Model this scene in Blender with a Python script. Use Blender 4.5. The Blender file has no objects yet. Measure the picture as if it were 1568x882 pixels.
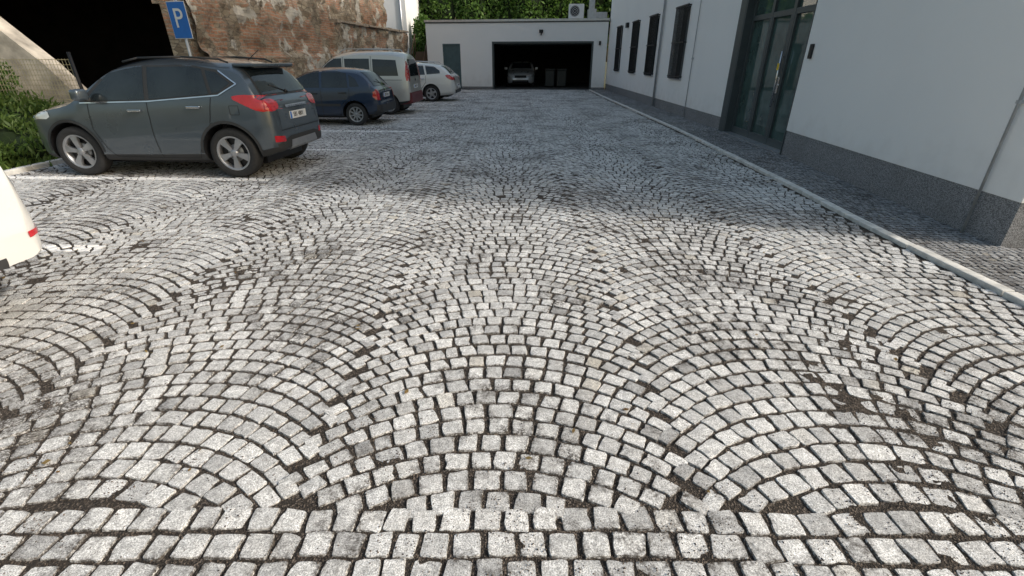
import bpy, bmesh, math, random
import numpy as np
from mathutils import Vector, Matrix
from mathutils.bvhtree import BVHTree
random.seed(5); rng=np.random.default_rng(7)
sc=bpy.context.scene; col=sc.collection
sc.view_settings.view_transform='Standard'; sc.view_settings.look='None'; sc.view_settings.exposure=0

# ---------------------------------------------------------------- materials
class NT:
    def __init__(s,name):
        s.m=bpy.data.materials.new(name); s.m.use_nodes=True
        s.t=s.m.node_tree; s.b=s.t.nodes['Principled BSDF']
    def n(s,typ,**kw):
        nd=s.t.nodes.new(typ)
        for k,v in kw.items():
            if k in nd.inputs: 
                try: nd.inputs[k].default_value=v
                except Exception: pass
            else: setattr(nd,k,v)
        return nd
    def l(s,a,b): s.t.links.new(a,b)
    def coord(s,kind='Object'):
        return s.n('ShaderNodeTexCoord').outputs[kind]
    def noise(s,scale,detail=4,rough=.55,vec=None,out='Fac'):
        nd=s.n('ShaderNodeTexNoise'); nd.inputs['Scale'].default_value=scale
        nd.inputs['Detail'].default_value=detail; nd.inputs['Roughness'].default_value=rough
        s.l(vec if vec is not None else s.coord(),nd.inputs['Vector']); return nd.outputs[out]
    def rng(s,v,a,b,c=0.,d=1.):
        nd=s.n('ShaderNodeMapRange'); nd.inputs[1].default_value=a; nd.inputs[2].default_value=b
        nd.inputs[3].default_value=c; nd.inputs[4].default_value=d; s.l(v,nd.inputs[0]); return nd.outputs[0]
    def math(s,op,a,b=None):
        nd=s.n('ShaderNodeMath',operation=op)
        for i,x in enumerate([a,b]):
            if x is None: continue
            if isinstance(x,(int,float)): nd.inputs[i].default_value=x
            else: s.l(x,nd.inputs[i])
        return nd.outputs[0]
    def mix(s,f,a,b,mode='MIX'):
        nd=s.n('ShaderNodeMix',data_type='RGBA',blend_type=mode)
        for i,x in ((0,f),(6,a),(7,b)):
            if isinstance(x,(int,float)): nd.inputs[i].default_value=x
            elif isinstance(x,tuple): nd.inputs[i].default_value=(*x,1)[:4]
            else: s.l(x,nd.inputs[i])
        return nd.outputs[2]
    def bump(s,h,strength=.3,dist=.01):
        nd=s.n('ShaderNodeBump'); nd.inputs['Strength'].default_value=strength
        nd.inputs['Distance'].default_value=dist; s.l(h,nd.inputs['Height']); s.l(nd.outputs[0],s.b.inputs['Normal'])
    def set(s,**kw):
        for k,v in kw.items():
            i=s.b.inputs[k.replace('_',' ')]
            if isinstance(v,tuple): i.default_value=(*v,1)[:4]
            elif isinstance(v,(int,float)): i.default_value=v
            else: s.l(v,i)

def simple(name,c,rough=.5,metal=0.,coat=0.,var=.12,vs=6.,bump=0.,bs=80.):
    t=NT(name)
    n=t.noise(vs,4)
    f=t.rng(n,.3,.7,1-var,1+var)
    g=t.n('ShaderNodeCombineColor'); 
    for i in range(3): t.l(f,g.inputs[i])
    cc=t.mix(1.0,tuple(c),g.outputs[0],'MULTIPLY')
    t.set(Base_Color=cc,Metallic=metal,Coat_Weight=coat)
    t.set(Roughness=t.rng(n,.3,.7,max(rough-.06,0.02),min(rough+.06,1)))
    if bump: t.bump(t.noise(bs,4),bump,.01)
    return t.m

def plaster():
    t=NT('white_plaster')
    n=t.noise(.6,5); n2=t.noise(3.5,4)
    c=t.mix(t.rng(n,.35,.7,0,1),(.85,.85,.85),(.89,.89,.885))
    sx=t.n('ShaderNodeSeparateXYZ'); t.l(t.coord(),sx.inputs[0])
    c=t.mix(t.rng(t.math('MULTIPLY',n2,t.rng(sx.outputs[2],.3,1.6,1,.1)),.35,.8,0,.3),c,(.50,.48,.45))
    t.set(Base_Color=c,Roughness=.9); t.bump(t.noise(260,3),.35,.004); return t.m
def granite_plinth():
    t=NT('plinth_render')
    n=t.noise(120,3,.8)
    c=t.mix(t.rng(n,.42,.58),(.075,.078,.088),(.38,.385,.40))
    c=t.mix(t.rng(t.noise(2,4),.45,.75,0,.35),c,(.14,.138,.135))
    t.set(Base_Color=c,Roughness=.8); t.bump(n,.4,.004); return t.m
def stone_mat(name,light,dark,dirtamt):
    t=NT(name)
    at=t.n('ShaderNodeAttribute',attribute_name='st'); sp=t.n('ShaderNodeSeparateColor'); t.l(at.outputs['Color'],sp.inputs[0])
    r,g,b=sp.outputs[0],sp.outputs[1],sp.outputs[2]
    base=t.mix(t.rng(r,0,1,0,1),dark,light)
    base=t.mix(t.rng(b,.97,1.,0,.4),base,(.50,.42,.28))
    base=t.mix(t.rng(b,.0,.10,.5,0),base,(.22,.215,.21))
    spk=t.noise(180,3,.8); s1=t.rng(spk,.38,.60,.42,1.25)
    vor=t.n('ShaderNodeTexVoronoi'); vor.inputs['Scale'].default_value=180; t.l(t.coord(),vor.inputs['Vector'])
    s2=t.rng(vor.outputs['Distance'],.14,.30,.40,1)
    s3=t.rng(t.noise(32,4,.65),.32,.68,.68,1.2)
    f=t.math('MULTIPLY',t.math('MULTIPLY',s1,s2),s3)
    gc=t.n('ShaderNodeCombineColor'); [t.l(f,gc.inputs[i]) for i in range(3)]
    c=t.mix(1.,base,gc.outputs[0],'MULTIPLY')
    big=t.noise(.9,3,.65); med=t.noise(9,5,.72)
    dirt=t.math('ADD',t.math('MULTIPLY',big,1.0),t.math('MULTIPLY',med,1.05))
    edge=t.rng(g,.0,.85,.26,0)
    dirt=t.rng(t.math('ADD',dirt,edge),1.04,1.26,0,dirtamt)
    fine=t.rng(t.noise(70,3,.75),.38,.54,.10,1)
    c=t.mix(t.math('MULTIPLY',dirt,fine),c,(.052,.043,.036))
    pn=t.rng(t.noise(26,4,.7),.30,.44,.35,1.)
    c=t.mix(t.math('MULTIPLY',at.outputs['Alpha'],pn),c,(.86,.86,.86))
    t.set(Base_Color=c,Roughness=t.rng(med,.3,.7,.65,.9)); t.b.inputs['Specular IOR Level'].default_value=.35
    t.bump(t.math('ADD',t.noise(60,4,.75),t.math('MULTIPLY',spk,.5)),.42,.004)
    return t.m
def joint_mat():
    t=NT('joint_grit')
    v=t.n('ShaderNodeTexVoronoi'); v.inputs['Scale'].default_value=150; t.l(t.coord(),v.inputs['Vector'])
    n=t.noise(40,4,.7)
    c=t.mix(t.rng(n,.3,.7),(.016,.013,.011),(.058,.046,.037))
    vs=t.n('ShaderNodeSeparateColor'); t.l(v.outputs['Color'],vs.inputs[0])
    c=t.mix(t.rng(vs.outputs[0],.65,1,0,.8),c,(.22,.18,.15))
    t.set(Base_Color=c,Roughness=.95); t.bump(v.outputs['Distance'],1.,.009); return t.m
def old_wall():
    t=NT('old_brick_masonry'); co=t.coord()
    sx=t.n('ShaderNodeSeparateXYZ'); t.l(co,sx.inputs[0])
    cb=t.n('ShaderNodeCombineXYZ'); 
    wob=t.noise(1.6,3,.5)
    t.l(sx.outputs[0],cb.inputs[0]); t.l(t.math('ADD',sx.outputs[2],t.math('MULTIPLY',wob,.22)),cb.inputs[1])
    br=t.n('ShaderNodeTexBrick'); t.l(cb.outputs[0],br.inputs['Vector'])
    for k,v in {'Scale':1.,'Brick Width':.30,'Row Height':.09,'Mortar Size':.014,'Mortar Smooth':.3,'Bias':-.1}.items(): br.inputs[k].default_value=v
    br.inputs['Color1'].default_value=(.56,.29,.18,1); br.inputs['Color2'].default_value=(.40,.25,.17,1); br.inputs['Mortar'].default_value=(.48,.42,.34,1)
    mp=t.n('ShaderNodeMapping'); mp.inputs['Scale'].default_value=(1,1,1.9); t.l(co,mp.inputs[0])
    vo=t.n('ShaderNodeTexVoronoi'); vo.inputs['Scale'].default_value=3.6; t.l(mp.outputs[0],vo.inputs['Vector'])
    ve=t.n('ShaderNodeTexVoronoi',feature='DISTANCE_TO_EDGE'); ve.inputs['Scale'].default_value=3.6; t.l(mp.outputs[0],ve.inputs['Vector'])
    vs=t.n('ShaderNodeSeparateColor'); t.l(vo.outputs['Color'],vs.inputs[0])
    st=t.mix(vs.outputs[0],(.26,.20,.14),(.54,.46,.35))
    st=t.mix(t.rng(ve.outputs[0],.0,.06,1,0),st,(.17,.14,.11))
    a=t.noise(.75,5,.6)
    c=t.mix(t.rng(a,.48,.53),st,br.outputs[0])
    pl=t.noise(.95,5,.62,out='Color'); ps=t.n('ShaderNodeSeparateColor'); t.l(pl,ps.inputs[0])
    pm=t.rng(ps.outputs[1],.555,.575)
    c=t.mix(pm,c,(.70,.65,.57))
    c=t.mix(t.rng(t.noise(3.5,6,.75),.50,.70,0,.7),c,(.13,.105,.08))
    h=t.math('ADD',t.math('MULTIPLY',br.outputs['Fac'],-.5),t.noise(14,6,.7))
    t.set(Base_Color=c,Roughness=.95); t.bump(h,.9,.05); return t.m
def leaf_mat(name,a,b):
    t=NT(name); g=t.n('ShaderNodeNewGeometry')
    c=t.mix(g.outputs['Random Per Island'],a,b)
    t.set(Base_Color=c,Roughness=.55); 
    tr=t.n('ShaderNodeBsdfTranslucent'); t.l(c,tr.inputs[0]); ms=t.n('ShaderNodeMixShader'); ms.inputs[0].default_value=.35
    o=t.t.nodes['Material Output']; t.l(t.b.outputs[0],ms.inputs[1]); t.l(tr.outputs[0],ms.inputs[2]); t.l(ms.outputs[0],o.inputs[0]); return t.m
def soil_mat():
    t=NT('ground_soil'); n=t.noise(1.3,5,.7); m=t.noise(30,4,.7)
    c=t.mix(t.rng(n,.4,.6),(.07,.055,.038),(.055,.085,.028)); c=t.mix(t.rng(m,.4,.7,0,.5),c,(.16,.13,.09))
    t.set(Base_Color=c,Roughness=1.); t.bump(m,.6,.03); return t.m
def glass(name,c=(.02,.028,.03),rough=.04):
    t=NT(name); n=t.noise(2.5,3); t.set(Base_Color=t.mix(t.rng(n,.35,.65),c,tuple(x*1.7 for x in c)),Roughness=rough); t.b.inputs['Specular IOR Level'].default_value=.7
    return t.m
def paint(name,c,metal=.4,rough=.32,dirt=.3):
    t=NT(name); n=t.noise(3,4); d=t.noise(900,2)
    sx=t.n('ShaderNodeSeparateXYZ'); t.l(t.coord(),sx.inputs[0])
    cc=t.mix(t.rng(d,.35,.65,0,.25),c,tuple(min(1,x*1.5) for x in c))
    cc=t.mix(t.math('MULTIPLY',t.rng(sx.outputs[2],.2,.6,1,0),t.rng(n,.3,.7,.1,dirt)),cc,(.15,.14,.13))
    t.set(Base_Color=cc,Metallic=metal,Roughness=t.rng(n,.3,.7,rough-.05,rough+.08),Coat_Weight=1.,Coat_Roughness=.04); return t.m

M=dict(
 plaster=plaster(),plinth=granite_plinth(),
 stone=stone_mat('granite_setts',(.82,.818,.81),(.50,.50,.50),.95),
 small=stone_mat('granite_mosaic',(.44,.445,.455),(.19,.192,.20),.8),
 joint=joint_mat(),oldwall=old_wall(),soil=soil_mat(),
 kerb=simple('kerb_concrete',(.66,.65,.62),.9,var=.25,vs=9,bump=.4),
 anth=simple('anthracite_frame',(.06,.075,.08),.45,var=.1),
 anthd=simple('door_teal_grey',(.07,.12,.135),.45),
 black=simple('black_iron',(.012,.012,.014),.5),
 dark=simple('shaded_masonry',(.016,.014,.012),1.,var=.5,vs=2),  # deep shade inside the passage, put into a near-black base colour
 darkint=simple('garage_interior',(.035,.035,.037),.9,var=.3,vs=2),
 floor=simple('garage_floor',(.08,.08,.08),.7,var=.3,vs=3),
 metal=simple('zinc_sheet',(.55,.57,.6),.4,.8),
 steel=simple('stainless',(.7,.7,.7),.25,1.),
 galv=simple('galvanised',(.50,.52,.54),.45,.5),
 beige=simple('beige_render',(.54,.49,.42),.95,var=.45,vs=2.2,bump=.8,bs=9),
 glass=glass('window_glass'),dglass=glass('door_glass',(.04,.07,.065),.03),cglass=glass('car_glass',(.014,.019,.022),.05),
 rubber=simple('tyre_rubber',(.025,.025,.026),.8,var=.3,vs=30),
 trim=simple('black_plastic',(.035,.036,.038),.6),
 alloy=simple('alloy_wheel',(.40,.41,.43),.38,.7),
 hubcap=simple('wheel_cover',(.32,.33,.34),.4,.5),
 chrome=simple('chrome',(.8,.8,.82),.12,1.),
 red=simple('lamp_red',(.50,.012,.02),.12,coat=1.),
 clear=simple('lamp_clear',(.65,.66,.68),.1,.3,coat=1.),
 white=simple('white_enamel',(.8,.8,.8),.4,var=.04),
 blue=simple('sign_blue',(.01,.16,.58),.35,var=.05),
 yellow=simple('yellow_sticker',(.8,.55,.02),.5),
 wood=simple('brown_steps',(.16,.10,.06),.8),
 bin=simple('bin_plastic',(.03,.035,.035),.5),
 leaf=leaf_mat('leaves',(.045,.11,.015),(.14,.25,.045)),
 leaf2=leaf_mat('shrub_leaves',(.06,.12,.02),(.17,.25,.06)),
 dry=leaf_mat('dry_leaves',(.16,.09,.03),(.30,.22,.08)),
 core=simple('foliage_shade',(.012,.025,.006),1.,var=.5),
)

# ---------------------------------------------------------------- helpers
def empty(name,loc=(0,0,0),rz=0.,parent=None):
    e=bpy.data.objects.new(name,None); col.objects.link(e); e.location=loc; e.rotation_euler=(0,0,rz)
    e.empty_display_size=.3
    if parent: e.parent=parent
    return e
def obj(name,me,mats,parent=None):
    o=bpy.data.objects.new(name,me); col.objects.link(o)
    for m in (mats if isinstance(mats,list) else [mats]): me.materials.append(m)
    if parent: o.parent=parent
    return o
class Geo:
    """accumulates boxes/cylinders in one mesh"""
    def __init__(s): s.bm=bmesh.new(); s.mi=0
    def box(s,x0,x1,y0,y1,z0,z1,mi=0,bev=0.,rot=None):
        r=bmesh.ops.create_cube(s.bm,size=1.)
        vs=r['verts']
        bmesh.ops.scale(s.bm,vec=(abs(x1-x0),abs(y1-y0),abs(z1-z0)),verts=vs)
        if bev:
            es=list({e for v in vs for e in v.link_edges})
            rr=bmesh.ops.bevel(s.bm,geom=es,offset=bev,segments=2,affect='EDGES',profile=.5)
            vs=list({v for f in rr['faces'] for v in f.verts}|{v for v in vs if v.is_valid})
        if rot: bmesh.ops.rotate(s.bm,cent=(0,0,0),matrix=rot,verts=vs)
        bmesh.ops.translate(s.bm,vec=((x0+x1)/2,(y0+y1)/2,(z0+z1)/2),verts=vs)
        for f in {f for v in vs for f in v.link_faces}: f.material_index=mi
    def cyl(s,p,q,r,mi=0,n=12,r2=None):
        p=Vector(p);q=Vector(q);d=q-p
        m=Matrix.Translation((p+q)/2)@d.to_track_quat('Z','Y').to_matrix().to_4x4()
        k=bmesh.ops.create_cone(s.bm,cap_ends=True,segments=n,radius1=r,radius2=r if r2 is None else r2,depth=d.length,matrix=m)
        for f in {f for v in k['verts'] for f in v.link_faces}: f.material_index=mi; f.smooth=len(f.verts)==4
    def done(s,name,mats,parent=None):
        me=bpy.data.meshes.new(name); s.bm.to_mesh(me); s.bm.free()
        return obj(name,me,mats,parent)
def sheet(name,x0,x1,y0,y1,z,mat,parent=None):
    me=bpy.data.meshes.new(name); me.from_pydata([(x0,y0,z),(x1,y0,z),(x1,y1,z),(x0,y1,z)],[],[(0,1,2,3)]); return obj(name,me,mat,parent)
def text(s,size,loc,rot,mat,parent,name,ext=.002,sx=1.):
    c=bpy.data.curves.new(name,'FONT'); c.body=s; c.size=size; c.extrude=ext; c.align_x='CENTER'; c.align_y='CENTER'
    o=bpy.data.objects.new(name,c); col.objects.link(o); bpy.context.view_layer.update()
    me=bpy.data.meshes.new_from_object(o.evaluated_get(bpy.context.evaluated_depsgraph_get())); bpy.data.objects.remove(o)
    o=obj(name,me,mat,parent); me.materials.clear(); me.materials.append(mat); o.location=loc; o.rotation_euler=rot; o.scale=(sx,1,1); return o
def vnoise(x,y,sc_,seed):
    r=np.random.default_rng(seed).random((64,64)); x=np.asarray(x)/sc_;y=np.asarray(y)/sc_
    xi=np.floor(x).astype(int);yi=np.floor(y).astype(int);fx=x-xi;fy=y-yi;fx=fx*fx*(3-2*fx);fy=fy*fy*(3-2*fy)
    g=lambda a,b:r[a%64,b%64]
    return (g(xi,yi)*(1-fx)+g(xi+1,yi)*fx)*(1-fy)+(g(xi,yi+1)*(1-fx)+g(xi+1,yi+1)*fx)*fy

# ---------------------------------------------------------------- layout curves
def kx(y): return np.interp(y,[-3,0,3,4.7,6.7,11.7,24,29.6],[3.5,3.62,3.72,3.76,3.90,4.12,4.25,4.4])
def wx(y): return np.interp(y,[4.18,9,12.3,29.6],[4.63,5.02,5.17,5.42])
LINES=[(1.4,-4.1),(4.18,-3.9),(7.0,-3.6),(9.55,-3.1),(12.2,-2.56),(15.0,-2.45),(17.9,-2.3),(20.0,-2.2)]
def dirtf(X,Y): return vnoise(X+30,Y+30,.6,11)*.42+vnoise(X+30,Y+30,.19,12)*.33+vnoise(X+30,Y+30,.07,14)*.25

# ---------------------------------------------------------------- cobbles
def stones(name,cx,cy,ang,hl,hw,mat,near,ztop=0.):
    S=len(cx)
    if near:
        th=np.radians(np.array([q*90+a for q in range(4) for a in (18,41,49,72)])); rings=[(1.04,-.035,0.),(1.,-.0036,.0),(.965,-.0005,.5),(.62,.0004,1.)]
    else:
        th=np.radians(np.array([38,52,128,142,218,232,308,322])); rings=[(1.03,-.03,0.),(1.,-.003,.15),(.94,.0,.9)]
    n=len(th); c,s=np.cos(th),np.sin(th); p=12.
    r=(np.abs(c)**p+np.abs(s)**p)**(-1/p)
    rr=r[None,:]*(1+rng.normal(0,.027,(S,n)))
    if near:
        chip=(rng.random((S,n))<.06)*rng.uniform(.04,.14,(S,n)); rr=rr*(1-chip)
    ux=rr*c; uy=rr*s
    sk=rng.normal(0,.06,(S,1)); tp=rng.normal(0,.05,(S,1)); tq=rng.normal(0,.04,(S,1))
    lx=(ux*(1+tp*uy)+sk*uy*.7)*hl[:,None]; ly=(uy*(1+tq*ux))*hw[:,None]
    tx=rng.normal(0,.022,(S,1));ty=rng.normal(0,.022,(S,1)); zo=rng.normal(0,.0016,(S,1))+ztop
    ca,sa=np.cos(ang)[:,None],np.sin(ang)[:,None]
    V=[];E=[]
    for (k,z,e) in rings:
        jit=1+ (rng.normal(0,.012,(S,n)) if k<1 else 0)
        x=lx*k*jit;y=ly*k*jit
        zz=z+zo+(tx*x+ty*y if z>-.02 else 0)+(rng.normal(0,.0006,(S,n)) if near and z>-.003 else 0)
        V.append(np.stack([cx[:,None]+x*ca-y*sa,cy[:,None]+x*sa+y*ca,zz+0*x],-1)); E.append(np.full((S,n),e))
    nr=len(rings); V=np.stack(V,1).reshape(S,nr*n,3); E=np.stack(E,1).reshape(S,nr*n)
    idx=np.arange(S)[:,None,None]*(nr*n)
    q=[]
    for a in range(nr-1):
        i=np.arange(n);j=(i+1)%n
        q.append(np.stack([a*n+i,a*n+j,(a+1)*n+j,(a+1)*n+i],-1))
    q=np.concatenate(q)[None]+idx; q=q.reshape(-1)
    cap=((nr-1)*n+np.arange(n))[None]+np.arange(S)[:,None]*(nr*n)
    nq=len(q)//4
    loops=np.concatenate([q,cap.reshape(-1)]).astype(np.int32)
    tot=np.concatenate([np.full(nq,4),np.full(S,n)]); st=np.concatenate([[0],np.cumsum(tot)[:-1]]).astype(np.int32)
    me=bpy.data.meshes.new(name); V=V.reshape(-1,3)
    me.vertices.add(len(V)); me.vertices.foreach_set('co',V.ravel().astype(np.float32))
    me.loops.add(len(loops)); me.loops.foreach_set('vertex_index',loops)
    me.polygons.add(len(tot)); me.polygons.foreach_set('loop_start',st)
    me.polygons.foreach_set('use_smooth',np.full(len(tot),bool(near)))
    me.update(calc_edges=True); me.validate()
    if near: me.set_sharp_from_angle(angle=math.radians(30))
    A=np.zeros((len(V),4),np.float32)
    A[:,0]=np.repeat(np.clip(rng.normal(.62,.28,S),-.1,1.1),nr*n); A[:,1]=E.ravel(); A[:,2]=np.repeat(rng.random(S),nr*n)
    for (yl,xe) in LINES:
        yy=yl+.04*(xe-V[:,0]); A[:,3]=np.maximum(A[:,3],((np.abs(V[:,1]-yy)<.08)&(V[:,0]<xe)&(V[:,0]>xe-4.6)))
    at=me.attributes.new('st','FLOAT_COLOR','POINT'); at.data.foreach_set('color',A.ravel())
    return obj(name,me,mat)

pitch=.112; W=1.65; R=W/(2*math.sin(math.pi/4))
CX=[];CY=[];AN=[];HL=[];HW=[]
for k in range(-6,4):
    xc=-.09+W*k; v=.55+(k%2)*pitch/2
    j=0
    while v<29.6:
        n=16 if (j+k)%2 else 17
        sft=.045*(1 if j%2 else -1)+rng.normal(0,.007)
        w=rng.normal(1,.10,n); w=w/w.sum()*(math.pi/2*1.0)
        e=-math.pi/4+sft+np.concatenate([[0],np.cumsum(w)]); a=(e[1:]+e[:-1])/2
        rj=R*(1+.0*a)+ (vnoise(a*3+40+k*3,a*0+v*2+10,1.,5)-.5)*.022
        x=xc+rj*np.sin(a); y=v+rj*np.cos(a)-R*math.cos(math.pi/4)
        CX.append(x);CY.append(y);AN.append(-a+rng.normal(0,.045,n));HL.append(w*R/2-.0082+rng.normal(0,.001,n));HW.append(pitch*np.cos(a)/2-.0072+rng.normal(0,.0016,n))
        v+=pitch; j+=1
CX=np.concatenate(CX);CY=np.concatenate(CY);AN=np.concatenate(AN);HL=np.concatenate(HL);HW=np.concatenate(HW)
keep=CY>1.305
arr=[np.stack([CX,CY,AN,HL,HW],1)[keep]]
y=1.25
while y>-1.6:
    w=rng.normal(.112,.011,130); e=-9.2+np.cumsum(w)+rng.random()*.1; m=len(w)
    arr.append(np.stack([e-w/2,np.full(m,y)+rng.normal(0,.003,m)+(vnoise(e+20,e*0+y*3+20,.7,8)-.5)*.03,rng.normal(0,.045,m),w/2-.0080,np.full(m,pitch/2-.0074)],1)); y-=pitch
A=np.concatenate(arr)
A[:,0]+=(vnoise(A[:,0]+50,A[:,1]+50,.9,1)-.5)*.045+rng.normal(0,.002,len(A)); A[:,1]+=(vnoise(A[:,0]+50,A[:,1]+50,.8,2)-.5)*.05
lim=np.where(A[:,1]<6.6,-9.2,-7.72)
ok=(A[:,0]<kx(A[:,1])-.035)&(A[:,0]>lim)
A=A[ok]
nr_=(A[:,1]<7.5)&(np.abs(A[:,0])<7)
A1=A[nr_];A2=A[~nr_]
stones('cobblestone_paving',*[A1[:,i] for i in range(5)],M['stone'],True)
stones('cobblestone_paving.001',*[A2[:,i] for i in range(5)],M['stone'],False)
P=[];y=-1.6
while y<29.4:
    x0=float(kx(y))+.135; x1=float(wx(y))-.01 if y>4.18 else 7.
    x=x0+rng.random()*.03
    while x<x1:
        w=.062+rng.normal(0,.006); P.append((x+w/2,y+rng.normal(0,.002),rng.normal(0,.08),w/2-.0052,.031-.0050)); x+=w
    y+=.063
P=np.array(P); stones('walkway_paving',*[P[:,i] for i in range(5)],M['small'],False,.012)
def grid(name,x0,x1,y0,y1,st,fz,mat):
    xs=np.arange(x0,x1+st/2,st);ys=np.arange(y0,y1+st/2,st);X,Y=np.meshgrid(xs,ys)
    Z=fz(X,Y);nx=len(xs);ny=len(ys)
    i=np.arange(ny-1)[:,None]*nx+np.arange(nx-1)[None]; F=np.stack([i,i+1,i+1+nx,i+nx],-1).reshape(-1,4)
    me=bpy.data.meshes.new(name); me.from_pydata(np.stack([X,Y,Z],-1).reshape(-1,3).tolist(),[],F.tolist())
    me.polygons.foreach_set('use_smooth',np.ones(len(F),bool)); return obj(name,me,mat)
def jz(X,Y):
    return -.0095+.0080*np.clip((dirtf(X,Y)-.56)/.16,0,1)+(vnoise(X+30,Y+30,.05,13)-.5)*.006
grid('joint_bed',-9.3,7.2,-1.8,9.,.03,jz,M['joint'])
sheet('joint_bed.001',-7.76,4.4,8.99,30.2,-.0095,M['joint'])
sheet('joint_bed.002',4.1,5.5,8.99,30.2,-.001,M['joint'])
sheet('ground',-300,300,-300,300,-.04,M['soil'])
n=150000; gx=rng.uniform(-5,4.2,n);gy=.4+rng.random(n)**1.5*5.5
dm=dirtf(gx,gy)
kk=(rng.random(n)<.30+3.8*np.clip(dm-.51,0,1)); gx=gx[kk];gy=gy[kk];n=len(gx); dm=dm[kk]
sz=rng.uniform(.0013,.0040,n); gz=np.where((dm>.56)|(rng.random(n)<.13),.0008,-.004)
o6=np.array([[1,0,0],[-1,0,0],[0,1,0],[0,-1,0],[0,0,1],[0,0,-1]],float)
V=o6[None]*sz[:,None,None]*rng.uniform(.6,1.4,(n,6,1))+np.stack([gx,gy,gz],-1)[:,None]
F0=np.array([[0,2,4],[2,1,4],[1,3,4],[3,0,4],[2,0,5],[1,2,5],[3,1,5],[0,3,5]])
F=(F0[None]+np.arange(n)[:,None,None]*6).reshape(-1,3)
me=bpy.data.meshes.new('grit'); me.from_pydata(V.reshape(-1,3).tolist(),[],F.tolist())
t=NT('grit_stone'); g=t.n('ShaderNodeNewGeometry'); t.set(Base_Color=t.mix(g.outputs['Random Per Island'],(.020,.016,.013),(.16,.125,.10)),Roughness=.9)
obj('joint_gravel',me,t.m)
n=160; c=np.stack([rng.uniform(-5,4.3,n),rng.uniform(1,10,n),np.full(n,.010)],-1); a=rng.random(n)*6.28; s=rng.uniform(.008,.022,n)
u=np.stack([np.cos(a)*s,np.sin(a)*s,rng.normal(0,.003,n)],-1); w=np.stack([-np.sin(a)*s*.55,np.cos(a)*s*.55,rng.normal(0,.003,n)],-1)
V=np.stack([c-u,c+w,c+u,c-w],1).reshape(-1,3); me=bpy.data.meshes.new('dl'); me.from_pydata(V.tolist(),[],np.arange(4*n).reshape(-1,4).tolist()); obj('fallen_leaves',me,M['dry'])
# kerb
g=Geo(); y=-1.8
while y<29.2:
    y1=y+.995; xa,xb=float(kx(y)),float(kx(y1)); a=math.atan2(xa-xb,1.)
    g.box((xa+xb)/2+.0,(xa+xb)/2+.10,y,y1-.006,-.05,.035+random.uniform(-.003,.003),0,.008,Matrix.Rotation(a,3,'Z')); y+=1.
g.done('kerb',M['kerb'])
g=Geo(); y=6.7
while y<14:
    g.box(-7.86,-7.76,y,y+.99,-.05,.07,0,.01); y+=1.
x=-7.87
while x>-16: g.box(x-.99,x,6.6,6.7,-.05,.07,0,.01); x-=1.
g.done('kerb.001',M['kerb'])

# ---------------------------------------------------------------- right building
BH=12.5
bld=empty('office_building')
def frame(P,Q):
    d=(Q[0]-P[0],Q[1]-P[1]); return math.hypot(*d),math.atan2(d[1],d[0])
def wallgeo(L,openings,z0,z1,th=.32):
    g=Geo(); op=sorted(openings,key=lambda o:o[0]); cols=sorted({(o[0],o[1]) for o in op}); x=0
    for (a,b) in cols:
        g.box(x,a,-th,0,z0,z1); z=z0
        for o in sorted([o for o in op if o[0]==a],key=lambda o:o[2]):
            g.box(a,b,-th,0,z,o[2]); z=o[3]
        g.box(a,b,-th,0,z,z1); x=b
    g.box(x,L,-th,0,z0,z1); return g
A_,B_,C_,D_=(4.63,4.18),(5.02,9.0),(5.17,12.3),(5.42,29.75)
L,a=frame(A_,B_); e=empty('near_block',(A_[0],A_[1],0),a,bld)
g=Geo(); g.box(0,L,-9.5,0,.44,BH); g.done('wall',M['plaster'],e)
g=Geo(); g.box(.012,L-.0,-9.4,-.012,-.05,.44); g.done('plinth',M['plinth'],e)
g=Geo(); g.cyl((.42,.035,0),(.42,.035,9),.013); 
for z in (1.25,2.6,4): g.box(.40,.44,-.002,.05,z,z+.03)
g.done('lightning_rod',M['galv'],e)
g=Geo(); g.box(4.56,4.66,.001,.035,1.62,1.84,0,.008); g.done('intercom',M['black'],e)
L2,a2=frame(C_,D_); e2=empty('far_block',(C_[0],C_[1],0),a2,bld)
wins=[(3.6,4.75),(7.0,8.1),(10.0,11.1),(13.6,14.7)]
ops=[(p,q,z,z+h) for (p,q) in wins for z,h in ((1.05,2.0),(4.6,2.0),(8.2,2.0))]
wallgeo(L2,ops,.32,BH).done('wall',M['plaster'],e2)
g=Geo(); g.box(0,L2,-9.5,-.33,.0,BH-.05); g.done('core',M['darkint'],e2)
g=Geo(); g.box(0,L2,-.31,-.012,-.05,.32); g.done('plinth',M['plinth'],e2)
g=Geo(); gl=Geo(); gr=Geo(); sl=Geo()
for (p,q,z0,z1) in ops:
    gl.box(p,q,-.24,-.22,z0,z1)
    g.box(p,p+.07,-.219,-.16,z0,z1);g.box(q-.07,q,-.219,-.16,z0,z1);g.box(p+.07,q-.07,-.219,-.16,z0,z0+.07);g.box(p+.07,q-.07,-.219,-.16,z1-.07,z1)
    g.box((p+q)/2-.04,(p+q)/2+.04,-.218,-.155,z0+.07,z1-.07)
    sl.box(p-.03,q+.03,-.16,.05,z0-.03,z0-.002)
    if z0<2:
        x=p-.03
        while x<=q+.04: gr.box(x-.009,x+.009,.07,.09,z0+.0,z1+.02); x+=.10
        for z in (z0+.05,(z0+z1)/2,z1-.03):
            gr.box(p-.04,q+.04,.091,.105,z,z+.035)
            for xx in (p-.035,q+.035): gr.box(xx-.01,xx+.01,.001,.09,z,z+.03)
gl.done('window_glass',M['glass'],e2);g.done('window_frames',M['anth'],e2);gr.done('window_grilles',M['black'],e2);sl.done('sills',M['metal'],e2)
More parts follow.
